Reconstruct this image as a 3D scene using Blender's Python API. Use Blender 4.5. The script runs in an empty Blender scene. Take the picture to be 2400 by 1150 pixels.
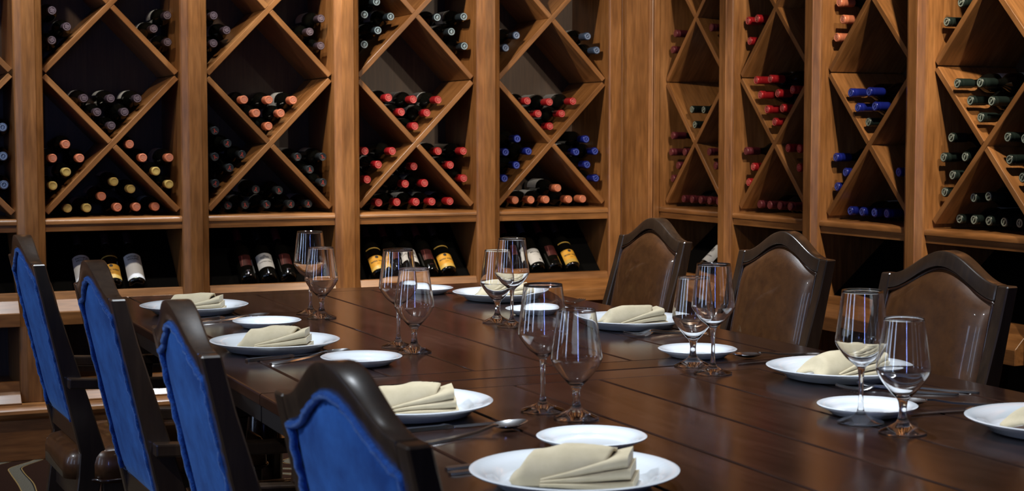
import bpy, bmesh, math, random
from mathutils import Matrix, Vector

random.seed(7)
sc = bpy.context.scene
COL = sc.collection
R = math.radians

# ------------------------------------------------------------------ camera
cam_d = bpy.data.cameras.new('camera')
cam = bpy.data.objects.new('camera', cam_d)
COL.objects.link(cam)
cam_d.sensor_width = 36.0
cam_d.lens = 36.0 * 3750.0 / 2400.0
cam.location = (0, 0, 1.25)
cam.rotation_euler = (R(90) - math.atan(259.0 / 3750.0), 0, -R(23.87))
cam_d.clip_start = 0.05
cam_d.dof.use_dof = True
cam_d.dof.focus_distance = 4.1
cam_d.dof.aperture_fstop = 10.0
sc.camera = cam

# ------------------------------------------------------------------ world and exposure
w = bpy.data.worlds.new('world')
sc.world = w
w.use_nodes = True
w.node_tree.nodes['Background'].inputs[0].default_value = (0, 0, 0, 1)
w.node_tree.nodes['Background'].inputs[1].default_value = 0.0
sc.view_settings.view_transform = 'Standard'
sc.view_settings.look = 'None'
sc.view_settings.gamma = 1.0
sc.view_settings.use_curve_mapping = False
sc.view_settings.exposure = 0.1

CEIL = 2.75
# recessed ceiling downlights and two added fill spots: (x, y, aim x, aim y, aim z, watts, colour, cone degrees)
COOL = (0.86, 0.93, 1.0)
WARM = (1.0, 0.85, 0.66)
DOWNLIGHTS = [
    (1.05, 4.10, 1.05, 4.25, 0.7, 125, COOL, 62),
    (1.90, 4.00, 1.88, 4.05, 0.7, 200, COOL, 56),
    (1.05, 2.60, 1.05, 2.60, 0.7, 130, COOL, 66),
    (1.85, 2.60, 1.80, 2.50, 0.7, 130, COOL, 66),
    (-1.30, 3.90, 0.55, 3.75, 0.75, 120, COOL, 50),  # added fill spot, brightens the backs of the first two blue chairs
    (-1.30, 1.90, 0.55, 2.00, 0.75, 150, COOL, 50),  # its added twin, for the velvet of the last two blue chairs
    (0.45, 5.40, 0.75, 6.42, 1.0, 48, WARM, 95),
    (1.20, 5.45, 1.90, 6.42, 1.2, 60, WARM, 80),
    (1.45, 5.50, 2.85, 6.42, 1.1, 118, WARM, 62),
    (3.05, 3.50, 3.66, 5.50, 1.0, 165, WARM, 80),
    (3.05, 2.25, 3.66, 4.30, 1.0, 165, WARM, 80),
    (0.65, 6.08, 0.65, 6.34, 0.5, 100, COOL, 60),
    (1.75, 6.08, 1.75, 6.34, 0.5, 85, COOL, 60),
]
WINDOW_STRENGTH = 6.0
WINDOW_COLOUR = (0.52, 0.68, 1.0)

# ------------------------------------------------------------------ materials
def nt(name):
    m = bpy.data.materials.new(name)
    m.use_nodes = True
    t = m.node_tree
    return m, t, t.nodes['Principled BSDF']

def setp(p, **k):
    for n, v in k.items():
        p.inputs[n.replace('_', ' ')].default_value = v

def plain(name, col, rough=0.5, metal=0.0, **k):
    m, t, p = nt(name)
    setp(p, Base_Color=(*col, 1), Roughness=rough, Metallic=metal, **k)
    return m

def wood(name, dark, mid, light, rough=0.35, coat=0.3, grain=(1.6, 15, 15), var=0.25, bump=0.04, rough_var=0.12):
    m, t, p = nt(name)
    N, L = t.nodes, t.links
    tc = N.new('ShaderNodeTexCoord')
    oi = N.new('ShaderNodeObjectInfo')
    off = N.new('ShaderNodeVectorMath'); off.operation = 'SCALE'; off.inputs['Scale'].default_value = 7.3
    comb = N.new('ShaderNodeCombineXYZ')
    for i in range(3): L.new(oi.outputs['Random'], comb.inputs[i])
    L.new(comb.outputs[0], off.inputs[0])
    add = N.new('ShaderNodeVectorMath'); add.operation = 'ADD'
    L.new(tc.outputs['Object'], add.inputs[0]); L.new(off.outputs[0], add.inputs[1])
    mp = N.new('ShaderNodeMapping'); mp.inputs['Scale'].default_value = grain
    L.new(add.outputs[0], mp.inputs[0])
    n1 = N.new('ShaderNodeTexNoise'); n1.inputs['Scale'].default_value = 1.6; n1.inputs['Detail'].default_value = 6; n1.inputs['Distortion'].default_value = 1.2
    L.new(mp.outputs[0], n1.inputs['Vector'])
    n2 = N.new('ShaderNodeTexNoise'); n2.inputs['Scale'].default_value = 3.5; n2.inputs['Detail'].default_value = 3
    L.new(add.outputs[0], n2.inputs['Vector'])
    mix = N.new('ShaderNodeMath'); mix.operation = 'MULTIPLY_ADD'; mix.inputs[1].default_value = 0.55
    mul = N.new('ShaderNodeMath'); mul.operation = 'MULTIPLY'; mul.inputs[1].default_value = 0.45
    L.new(n2.outputs[0], mul.inputs[0]); L.new(n1.outputs[0], mix.inputs[0]); L.new(mul.outputs[0], mix.inputs[2])
    rp = N.new('ShaderNodeValToRGB')
    e = rp.color_ramp.elements
    e[0].position = 0.33; e[0].color = (*dark, 1)
    e[1].position = 0.68; e[1].color = (*light, 1)
    x = e.new(0.5); x.color = (*mid, 1)
    L.new(mix.outputs[0], rp.inputs[0])
    mp3 = N.new('ShaderNodeMapping'); mp3.inputs['Scale'].default_value = tuple(4.5 * g for g in grain)
    L.new(add.outputs[0], mp3.inputs[0])
    n3 = N.new('ShaderNodeTexNoise'); n3.inputs['Scale'].default_value = 1.5; n3.inputs['Detail'].default_value = 4
    L.new(mp3.outputs[0], n3.inputs['Vector'])
    fine_ = N.new('ShaderNodeMapRange'); fine_.inputs['From Min'].default_value = 0.3; fine_.inputs['From Max'].default_value = 0.7
    fine_.inputs['To Min'].default_value = 0.78; fine_.inputs['To Max'].default_value = 1.2
    L.new(n3.outputs[0], fine_.inputs[0])
    vmul = N.new('ShaderNodeMath'); vmul.operation = 'MULTIPLY'
    hsv = N.new('ShaderNodeHueSaturation')
    mr = N.new('ShaderNodeMapRange'); mr.inputs['To Min'].default_value = 1 - var; mr.inputs['To Max'].default_value = 1 + var
    L.new(oi.outputs['Random'], mr.inputs[0]); L.new(mr.outputs[0], vmul.inputs[0]); L.new(fine_.outputs[0], vmul.inputs[1]); L.new(vmul.outputs[0], hsv.inputs['Value'])
    L.new(rp.outputs[0], hsv.inputs['Color']); L.new(hsv.outputs[0], p.inputs['Base Color'])
    rr = N.new('ShaderNodeMapRange'); rr.inputs['To Min'].default_value = rough - rough_var; rr.inputs['To Max'].default_value = rough + rough_var
    L.new(n2.outputs[0], rr.inputs[0]); L.new(rr.outputs[0], p.inputs['Roughness'])
    b = N.new('ShaderNodeBump'); b.inputs['Strength'].default_value = bump; b.inputs['Distance'].default_value = 0.002
    L.new(n1.outputs[0], b.inputs['Height']); L.new(b.outputs[0], p.inputs['Normal'])
    setp(p, Coat_Weight=coat, Coat_Roughness=0.2)
    return m

def fabric(name, a, b, scale, rough, bump=0.1, sheen=0.0, sheen_tint=(1, 1, 1), fine=900, dist=0.001, coat=0.0, spec=0.5):
    m, t, p = nt(name)
    N, L = t.nodes, t.links
    tc = N.new('ShaderNodeTexCoord')
    n = N.new('ShaderNodeTexNoise'); n.inputs['Scale'].default_value = scale; n.inputs['Detail'].default_value = 9; n.inputs['Roughness'].default_value = 0.68
    n2 = N.new('ShaderNodeTexNoise'); n2.inputs['Scale'].default_value = fine; n2.inputs['Detail'].default_value = 2
    L.new(tc.outputs['Object'], n.inputs['Vector']); L.new(tc.outputs['Object'], n2.inputs['Vector'])
    rp = N.new('ShaderNodeValToRGB')
    rp.color_ramp.elements[0].position = 0.35; rp.color_ramp.elements[0].color = (*a, 1)
    rp.color_ramp.elements[1].position = 0.68; rp.color_ramp.elements[1].color = (*b, 1)
    L.new(n.outputs[0], rp.inputs[0]); L.new(rp.outputs[0], p.inputs['Base Color'])
    bm_ = N.new('ShaderNodeBump'); bm_.inputs['Strength'].default_value = bump; bm_.inputs['Distance'].default_value = dist
    L.new(n2.outputs[0], bm_.inputs['Height']); L.new(bm_.outputs[0], p.inputs['Normal'])
    setp(p, Roughness=rough, Sheen_Weight=sheen, Sheen_Roughness=0.4, Sheen_Tint=(*sheen_tint, 1), Coat_Weight=coat, Specular_IOR_Level=spec)
    return m

M = {}
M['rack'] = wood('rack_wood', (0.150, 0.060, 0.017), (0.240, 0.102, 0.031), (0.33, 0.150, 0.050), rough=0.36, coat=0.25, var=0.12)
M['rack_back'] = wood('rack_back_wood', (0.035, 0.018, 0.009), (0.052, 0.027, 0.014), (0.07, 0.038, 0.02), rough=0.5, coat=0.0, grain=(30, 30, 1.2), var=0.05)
M['black_board'] = plain('black_board', (0.002, 0.002, 0.002), 0.8, Specular_IOR_Level=0.08)
M['table'] = wood('table_wood', (0.012, 0.0052, 0.0036), (0.022, 0.0096, 0.0066), (0.037, 0.0165, 0.011), rough=0.16, coat=0.25, grain=(1.5, 14, 14), var=0.12, bump=0.05, rough_var=0.05)
M['table_core'] = plain('table_core', (0.006, 0.004, 0.003), 0.5)
M['chair_wood'] = wood('chair_wood', (0.020, 0.011, 0.006), (0.032, 0.018, 0.010), (0.046, 0.027, 0.015), rough=0.3, coat=0.9, grain=(20, 20, 1.5), var=0.05, bump=0.02, rough_var=0.05)
M['leather'] = fabric('brown_leather', (0.052, 0.0185, 0.0055), (0.105, 0.040, 0.0115), 26, 0.37, bump=0.12, fine=260, coat=0.35)
M['velvet'] = fabric('blue_velvet', (0.008, 0.042, 0.19), (0.026, 0.115, 0.40), 14, 0.85, bump=0.5, sheen=0.22, sheen_tint=(0.35, 0.6, 1), fine=700, spec=0.15)
M['velvet_trim'] = fabric('blue_trim', (0.008, 0.035, 0.17), (0.02, 0.10, 0.40), 160, 0.85, bump=0.8, sheen=0.6, sheen_tint=(0.4, 0.6, 1), fine=500, dist=0.003, spec=0.15)
M['piping'] = plain('leather_piping', (0.022, 0.008, 0.004), 0.25, Coat_Weight=0.5)
M['porcelain'] = plain('porcelain', (0.72, 0.76, 0.80), 0.12, Coat_Weight=0.6, Coat_Roughness=0.05)
M['linen'] = fabric('linen', (0.49, 0.415, 0.275), (0.57, 0.485, 0.335), 30, 0.9, bump=0.25, sheen=0.15, fine=1500, spec=0.1)
M['steel'] = plain('cutlery_steel', (0.70, 0.71, 0.72), 0.2, 1.0)
M['glass'] = plain('clear_glass', (1, 1, 1), 0.0, IOR=1.46, Transmission_Weight=1.0, Coat_Weight=0.5, Coat_Roughness=0.06)
M['bottle_glass'] = plain('dark_bottle_glass', (0.003, 0.0035, 0.003), 0.06, Coat_Weight=0.5, Coat_Roughness=0.02)
CAPS = {
    'plum': ((0.040, 0.025, 0.032), 0.35), 'copper': ((0.62, 0.20, 0.10), 0.35), 'gold': ((0.58, 0.42, 0.13), 0.32),
    'blackred': ((0.018, 0.022, 0.026), 0.35), 'red': ((0.36, 0.013, 0.018), 0.3), 'silver': ((0.02, 0.03, 0.04), 0.3),
    'steel': ((0.05, 0.08, 0.15), 0.3), 'navy': ((0.010, 0.018, 0.20), 0.28), 'maroon': ((0.12, 0.02, 0.028), 0.4),
    'green': ((0.012, 0.020, 0.017), 0.32), 'slate': ((0.07, 0.10, 0.18), 0.35)}
MARKS = {
    'plum': (0.26, 0.20, 0.23), 'copper': (0.74, 0.36, 0.25), 'gold': (0.40, 0.28, 0.07), 'blackred': (0.34, 0.045, 0.035),  # copper mark is paler, painting in the highlights on its embossing
    'red': (0.72, 0.22, 0.20), 'silver': (0.30, 0.42, 0.50), 'steel': (0.25, 0.32, 0.48), 'navy': (0.09, 0.14, 0.50),
    'maroon': (0.22, 0.06, 0.06), 'green': (0.30, 0.36, 0.30), 'slate': (0.25, 0.33, 0.5)}
for k, (c, r) in CAPS.items():
    M['cap_' + k] = plain('capsule_' + k, c, r, 0.2)
    M['mark_' + k] = plain('capsule_mark_' + k, MARKS[k], 0.4, 0.2)
M['label_white'] = plain('label_paper_white', (0.62, 0.64, 0.66), 0.6)
M['label_yellow'] = plain('label_paper_yellow', (0.70, 0.36, 0.04), 0.5)
M['label_gold'] = plain('label_gold_band', (0.55, 0.36, 0.08), 0.4)
M['label_cream'] = plain('label_paper_plain', (0.58, 0.60, 0.62), 0.6)
M['label_red'] = plain('label_red', (0.055, 0.010, 0.010), 0.5)
M['label_pink'] = plain('label_rose', (0.26, 0.07, 0.06), 0.5)
M['ink'] = plain('ink', (0.03, 0.03, 0.035), 0.6)
M['ink_grey'] = plain('ink_grey', (0.25, 0.26, 0.28), 0.6)
M['plaster'] = fabric('plaster', (0.10, 0.075, 0.055), (0.13, 0.10, 0.075), 3, 0.9, bump=0.05, fine=200)
M['ceiling'] = plain('ceiling_paint', (0.40, 0.38, 0.36), 0.9)
M['can'] = plain('lamp_trim', (0.6, 0.6, 0.6), 0.4)

def carpet():
    m, t, p = nt('patterned_carpet')
    N, L = t.nodes, t.links
    tc = N.new('ShaderNodeTexCoord')
    mp = N.new('ShaderNodeMapping'); mp.inputs['Scale'].default_value = (1.0, 2.2, 1.0); mp.inputs['Location'].default_value = (0.35, 0.1, 0)
    L.new(tc.outputs['Object'], mp.inputs[0])
    n = N.new('ShaderNodeTexNoise'); n.inputs['Scale'].default_value = 1.1; n.inputs['Detail'].default_value = 0
    L.new(mp.outputs[0], n.inputs['Vector'])
    w_ = N.new('ShaderNodeMath'); w_.operation = 'MULTIPLY'; w_.inputs[1].default_value = 9.0
    L.new(n.outputs[0], w_.inputs[0])
    fr = N.new('ShaderNodeMath'); fr.operation = 'FRACT'; L.new(w_.outputs[0], fr.inputs[0])
    rp = N.new('ShaderNodeValToRGB'); rp.color_ramp.interpolation = 'CONSTANT'
    e = rp.color_ramp.elements
    e[0].position = 0; e[0].color = (0.03, 0.012, 0.007, 1)
    e[1].position = 0.60; e[1].color = (0.36, 0.24, 0.09, 1)
    for pos, c in ((0.625, (0.02, 0.02, 0.02)), (0.65, (0.15, 0.14, 0.11)), (0.90, (0.36, 0.24, 0.09)), (0.925, (0.03, 0.012, 0.007))):
        x = e.new(pos); x.color = (*c, 1)
    L.new(fr.outputs[0], rp.inputs[0])
    n2 = N.new('ShaderNodeTexNoise'); n2.inputs['Scale'].default_value = 160; L.new(tc.outputs['Object'], n2.inputs['Vector'])
    mx = N.new('ShaderNodeMix'); mx.data_type = 'RGBA'; mx.blend_type = 'MULTIPLY'; mx.inputs[0].default_value = 0.6
    L.new(rp.outputs[0], mx.inputs[6]); L.new(n2.outputs[0], mx.inputs[7]); L.new(mx.outputs[2], p.inputs['Base Color'])
    setp(p, Roughness=0.95, Specular_IOR_Level=0.1)
    return m
M['carpet'] = carpet()
def emit(name, col, s):
    m, t, p = nt(name)
    setp(p, Base_Color=(0, 0, 0, 1), Emission_Color=(*col, 1), Emission_Strength=s)
    return m
M['pane'] = emit('bright_window_pane', WINDOW_COLOUR, WINDOW_STRENGTH)
M['pane_blue'] = emit('blue_window_pane', (0.25, 0.38, 1.0), 24.0)

# ------------------------------------------------------------------ mesh helpers
class MB:
    def __init__(s): s.v = []; s.f = []
    def add(s, vs, fs):
        o = len(s.v); s.v += [tuple(q) for q in vs]; s.f += [tuple(i + o for i in f) for f in fs]; return s
    def box(s, x0, x1, y0, y1, z0, z1):
        return s.add([(x0, y0, z0), (x1, y0, z0), (x1, y1, z0), (x0, y1, z0), (x0, y0, z1), (x1, y0, z1), (x1, y1, z1), (x0, y1, z1)],
                     [(0, 3, 2, 1), (4, 5, 6, 7), (0, 1, 5, 4), (1, 2, 6, 5), (2, 3, 7, 6), (3, 0, 4, 7)])
    def loft(s, rings, close=True, caps=True):
        n = len(rings[0]); vs = [q for r in rings for q in r]; fs = []
        for i in range(len(rings) - 1):
            for j in range(n if close else n - 1):
                k = (j + 1) % n
                fs.append((i * n + j, i * n + k, (i + 1) * n + k, (i + 1) * n + j))
        if caps and close:
            fs.append(tuple(range(n))[::-1]); fs.append(tuple((len(rings) - 1) * n + j for j in range(n)))
        return s.add(vs, fs)
    def lathe(s, prof, seg=32, axis='z'):
        # prof: list of (r, h); r == 0 makes a pole
        vs, fs, idx = [], [], []
        for r, h in prof:
            if r < 1e-7:
                idx.append([len(vs)]); vs.append((0, 0, h))
            else:
                idx.append(list(range(len(vs), len(vs) + seg)))
                for j in range(seg):
                    a = 2 * math.pi * j / seg; vs.append((r * math.cos(a), r * math.sin(a), h))
        for a, b in zip(idx, idx[1:]):
            for j in range(seg):
                k = (j + 1) % seg
                if len(a) == 1 and len(b) == 1: continue
                if len(a) == 1: fs.append((a[0], b[k], b[j]))
                elif len(b) == 1: fs.append((a[j], a[k], b[0]))
                else: fs.append((a[j], a[k], b[k], b[j]))
        if axis == 'y': vs = [(x, h, y) for x, y, h in vs]
        return s.add(vs, fs)
    def tube(s, pts, r, seg=8, closed=False):
        pts = [Vector(q) for q in pts]; rings = []
        n = len(pts)
        up = Vector((0, 0, 1))
        for i, q in enumerate(pts):
            a = pts[(i - 1) % n] if (closed or i) else q
            b = pts[(i + 1) % n] if (closed or i < n - 1) else q
            d = (b - a).normalized()
            ref = Vector((1, 0, 0)) if abs(d.x) < 0.8 else up
            u = d.cross(ref).normalized(); v_ = d.cross(u)
            rr = r(i / (n - 1)) if callable(r) else r
            rings.append([q + (u * math.cos(2 * math.pi * j / seg) + v_ * math.sin(2 * math.pi * j / seg)) * rr for j in range(seg)])
        if closed: rings.append(rings[0])
        return s.loft(rings, caps=not closed)
    def mesh(s, name, smooth=False, bevel=0, seg=2, angle=35):
        me = bpy.data.meshes.new(name)
        bm = bmesh.new()
        vs = [bm.verts.new(q) for q in s.v]
        for f in s.f:
            try: bm.faces.new([vs[i] for i in f])
            except ValueError: pass
        bmesh.ops.recalc_face_normals(bm, faces=bm.faces[:])
        if bevel:
            ed = [e for e in bm.edges if len(e.link_faces) == 2 and e.calc_face_angle(0) > R(30)]
            bmesh.ops.bevel(bm, geom=ed, offset=bevel, segments=seg, profile=0.6, affect='EDGES', clamp_overlap=True)
        bm.to_mesh(me); bm.free()
        if smooth:
            for p in me.polygons: p.use_smooth = True
            if angle and hasattr(me, 'set_sharp_from_angle'): me.set_sharp_from_angle(angle=R(angle))
        return me

def obj(name, me, mat=None, parent=None, mtx=None):
    o = bpy.data.objects.new(name, me)
    COL.objects.link(o)
    if mat is not None and not me.materials: me.materials.append(M[mat])
    if parent is not None: o.parent = parent
    if mtx is not None: o.matrix_local = mtx
    return o

def tag(o, label, cat, group=None):
    o['label'] = label; o['category'] = cat
    if group: o['group'] = group
    return o

def thing(name, label, cat, loc=(0, 0, 0), rotz=0, group=None):
    o = bpy.data.objects.new(name, None); COL.objects.link(o)
    o.empty_display_size = 0.05
    o.location = loc; o.rotation_euler = (0, 0, rotz)
    return tag(o, label, cat, group)

def struct(name, me, mat, parent=None, mtx=None):
    o = obj(name, me, mat, parent, mtx)
    if parent is None: o['kind'] = 'structure'
    return o

_pl = {}
def plank(name, mat, x0, x1, y0, y1, z0, z1, parent, bevel=0.002, axis=None):
    """a board whose grain (local X) follows its longest side"""
    d = [x1 - x0, y1 - y0, z1 - z0]
    c = Vector(((x0 + x1) / 2, (y0 + y1) / 2, (z0 + z1) / 2))
    ax = d.index(max(d)) if axis is None else axis
    if ax == 0: rot = Matrix.Identity(3); l = d
    elif ax == 1: rot = Matrix(((0, -1, 0), (1, 0, 0), (0, 0, 1))); l = [d[1], d[0], d[2]]
    else: rot = Matrix(((0, 0, -1), (0, 1, 0), (1, 0, 0))); l = [d[2], d[1], d[0]]
    key = (name, mat, bevel) + tuple(round(q, 5) for q in l)
    if key not in _pl:
        _pl[key] = MB().box(-l[0] / 2, l[0] / 2, -l[1] / 2, l[1] / 2, -l[2] / 2, l[2] / 2).mesh(name, bevel=bevel, seg=1)
    return obj(name, _pl[key], mat, parent, Matrix.Translation(c) @ rot.to_4x4())

def extrude_x(prof, x0, x1):
    return MB().loft([[(x0, y, z) for y, z in prof], [(x1, y, z) for y, z in prof]])

# ------------------------------------------------------------------ the room shell
struct('floor', MB().box(-2.4, 4.1, -2.6, 6.9, -0.05, 0).mesh('floor'), 'carpet')
struct('ceiling', MB().box(-2.4, 4.1, -2.6, 6.9, CEIL, CEIL + 0.05).mesh('ceiling'), 'ceiling')
struct('wall_back', MB().box(-2.4, 4.1, 6.80, 6.9, 0, CEIL).mesh('wall_back'), 'plaster')
struct('wall_right', MB().box(4.0, 4.1, -2.6, 6.8, 0, CEIL).mesh('wall_right'), 'plaster')
def window_wall(name, axis, at_, lo, hi, wins, side, pane='pane'):
    """wall across X ('y' wall) or across Y ('x' wall) with tall lit windows in it"""
    m = MB(); t0, t1 = at_ - 0.1, at_
    def B(a0, a1, z0, z1, d0=t0, d1=t1, mm=m):
        if axis == 'y': mm.box(a0, a1, d0, d1, z0, z1)
        else: mm.box(d0, d1, a0, a1, z0, z1)
    xs = [lo] + [q for a in wins for q in a] + [hi]
    for i in range(0, len(xs), 2): B(xs[i], xs[i + 1], 0, CEIL)
    for a, b in wins: B(a, b, 0, 0.45); B(a, b, 2.35, CEIL)
    struct(name, m.mesh(name), 'plaster')
    for a, b in wins:
        WN[0] += 1
        f = MB(); e0, e1 = at_ - 0.06, at_ + 0.02
        for q in ((a, a + 0.04, 0.45, 2.35), (b - 0.04, b, 0.45, 2.35), (a + 0.04, b - 0.04, 0.45, 0.49), (a + 0.04, b - 0.04, 2.31, 2.35)): B(*q, e0, e1, f)
        wn = struct('window_%s_%d_offscreen' % (side, WN[0]), f.mesh('window_frame', bevel=0.003, seg=1), 'rack')
        p_ = MB(); B(a + 0.04, b - 0.04, 0.49, 2.31, at_ - 0.04, at_ - 0.03, p_)
        obj('pane_%s_%d_offscreen' % (side, WN[0]), p_.mesh('pane'), pane, wn)
WN = [0]
window_wall('wall_left', 'x', -2.4, -2.6, 6.8, [(1.3, 1.7), (2.9, 3.3), (4.5, 4.9)], 'left')
window_wall('wall_front', 'y', -2.6, -2.4, 4.1, [(-0.62, -0.38)], 'front', 'pane_blue')

LIGHT_AT = ['the blue-chair side of the table, rack end', 'the brown-chair side of the table, rack end', 'the blue-chair side of the table, middle', 'the brown-chair side of the table, middle',
            'the open floor behind the first two blue chairs, added fill', 'the open floor behind the last two blue chairs, added fill', 'the aisle before the copper-and-gold rack', 'the table end before the red-and-silver rack', 'the table end, aimed at the corner rack',
            'the brown chairs, aimed at the maroon rack', 'the brown chairs, aimed at the royal-blue rack', 'the ledge of the copper-and-gold rack', 'the ledge of the black-red rack']
def downlight(i, x, y, ax, ay, az, watts, col, cone):
    t = thing('ceiling_downlight', 'round recessed ceiling downlight above %s' % LIGHT_AT[i], 'ceiling light', (x, y, CEIL), 0, 'recessed ceiling downlights')
    obj('trim_ring', MB().lathe([(0.045, -0.001), (0.065, -0.001), (0.066, -0.006), (0.06, -0.010), (0.045, -0.008)], 24).mesh('trim_ring', True), 'can', t)
    l = bpy.data.lights.new('ceiling_downlight_%d_offscreen' % (i + 1), 'SPOT')
    l.energy = watts; l.color = col; l.spot_size = R(cone); l.spot_blend = 0.6; l.shadow_soft_size = 0.03
    lo = bpy.data.objects.new('ceiling_downlight_%d_offscreen' % (i + 1), l); COL.objects.link(lo)
    lo.parent = t; lo.location = (0, 0, -0.03)
    d = Vector((ax - x, ay - y, az - CEIL + 0.03))
    lo.rotation_euler = d.to_track_quat('-Z', 'Y').to_euler()
for i, a in enumerate(DOWNLIGHTS): downlight(i, *a)

# ------------------------------------------------------------------ the wine racks
Z0, DZ = 0.94, 0.2735
TOP = 2.60
STW = 0.107
def rack_bay(label, loc, rotz, O, P, right_stile=True, left_stile=False, first=False):
    t = thing('wine_rack', label, 'wine rack', loc, rotz, 'diamond wine rack bays along the walls')
    D = 0.372
    xl, xr = (-0.02 if first else 0.0), P - 0.0005
    if first: plank('side_panel', 'rack', -0.02, 0, 0.0, D, 0.22, TOP, t, axis=2)
    if right_stile: plank('side_panel', 'rack', P - 0.0205, P - 0.0005, 0.0, D, 0.22, TOP, t, axis=2)
    plank('side_panel', 'rack', O, O + 0.02, 0.0, D, 0.22, TOP, t, axis=2)
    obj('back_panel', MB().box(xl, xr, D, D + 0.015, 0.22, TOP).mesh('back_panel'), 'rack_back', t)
    plank('top_panel', 'rack', 0, O, 0, D, TOP - 0.03, TOP, t, axis=0)
    plank('header', 'rack', xl, xr, -0.02, D, TOP, CEIL - 0.002, t, axis=0)
    # crossing diamond boards
    th = 0.0215
    y0, y1 = 0.032, D
    def diag(x0, z0, x1, z1, name='diamond_board'):
        L_ = math.hypot(x1 - x0, z1 - z0)
        key = ('diag', round(L_, 4))
        if key not in _pl:
            _pl[key] = MB().box(-L_ / 2, L_ / 2, y0, y1, -th / 2, th / 2).mesh(name, bevel=0.0015, seg=1)
        a = math.atan2(z1 - z0, x1 - x0)
        obj(name, _pl[key], 'rack', t, Matrix.Translation(((x0 + x1) / 2, 0, (z0 + z1) / 2)) @ Matrix.Rotation(-a, 4, 'Y'))
    sl = 2 * DZ / O
    an = math.atan(sl)
    e = th / 2 * math.sin(an) + 0.0005          # trim so that the corners stay inside the opening
    for k in range(3):
        z = Z0 + 2 * DZ * k
        diag(e, z + e * sl, O - e, z + 2 * DZ - e * sl)
        mx, mz = O / 2, z + DZ
        g = (th / 2 + 0.0004) / math.sin(2 * an) if math.sin(2 * an) > 0.2 else th
        gx = g * math.cos(an) + th / 2 * abs(math.cos(2 * an)) * 0
        diag(e, z + 2 * DZ - e * sl, mx - gx, mz + gx * sl)
        diag(mx + gx, mz - gx * sl, O - e, z + e * sl)
    # main shelf with moulded nose
    prof = [(0.006, 0.876), (0.006, 0.902), (0.0, 0.904), (0.0, 0.913), (0.003, 0.920), (0.010, 0.925), (0.02, 0.926), (D, 0.926), (D, 0.876)]
    obj('shelf', extrude_x(prof, 0, O).mesh('shelf', True, angle=40), 'rack', t)
    # display rack: slanted board and ledge
    c, s = math.cos(R(45)), math.sin(R(45))
    obj('display_board', MB().loft([[(x, 0.05, 0.616), (x, 0.06, 0.606), (x, 0.355, 0.868), (x, 0.345, 0.874)] for x in (0.001, O - 0.001)]).mesh('display_board'), 'black_board', t)
    lip = [(-0.05, 0.517), (-0.05, 0.566), (-0.048, 0.570), (-0.008, 0.612), (0.004, 0.641), (0.030, 0.641), (0.034, 0.60), (0.034, 0.517)]
    obj('display_ledge', extrude_x(lip, 0, O).mesh('display_ledge', bevel=0.0015, seg=1), 'rack', t)
    plank('lower_deck', 'rack', 0, O, 0.034, D, 0.517, 0.537, t, axis=0)
    # lower cubby
    lip2 = [(-0.05, 0.20), (-0.05, 0.222), (-0.008, 0.262), (0.004, 0.298), (0.030, 0.298), (0.034, 0.27), (0.034, 0.20)]
    obj('cubby_ledge', extrude_x(lip2, 0, O).mesh('cubby_ledge', bevel=0.0015, seg=1), 'rack', t)
    plank('cubby_deck', 'rack', 0, O, 0.034, D, 0.20, 0.27, t, axis=0)
    # base with a half-round moulding
    x0, x1 = xl, xr
    obj('plinth', extrude_x([(-0.05, 0.0), (-0.05, 0.158), (D, 0.158), (D, 0.0)], x0, x1).mesh('plinth', bevel=0.001, seg=1), 'rack', t)
    mould = [(-0.05, 0.158), (-0.058, 0.160), (-0.070, 0.170), (-0.075, 0.184), (-0.072, 0.196), (-0.062, 0.206), (-0.055, 0.208), (-0.052, 0.215), (-0.03, 0.2195), (-0.01, 0.1995), (-0.01, 0.158)]
    obj('base_moulding', extrude_x(mould, x0, x1).mesh('base_moulding', True, angle=30), 'rack', t)
    def stile(xa):
        xc = xa + STW / 2
        pr = [(-0.0525, 0.0), (-0.0525, -0.004), (-0.049, -0.0075), (-0.0265, -0.0195), (-0.0245, -0.0225), (0.0245, -0.0225), (0.0265, -0.0195), (0.049, -0.0075), (0.0525, -0.004), (0.0525, 0.0)]
        h = (TOP - 0.2195) / 2
        key = ('stile',)
        if key not in _pl:
            _pl[key] = MB().loft([[(zz, y, -x) for x, y in pr] for zz in (-h, h)]).mesh('stile', bevel=0.0008, seg=1)
        obj('stile', _pl[key], 'rack', t, Matrix.Translation((xc, -0.0005, 0.2195 + h)) @ Matrix(((0, 0, -1, 0), (0, 1, 0, 0), (1, 0, 0, 0), (0, 0, 0, 1))))
    if right_stile: stile(O)
    if left_stile: stile(-STW)
    return t

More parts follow.
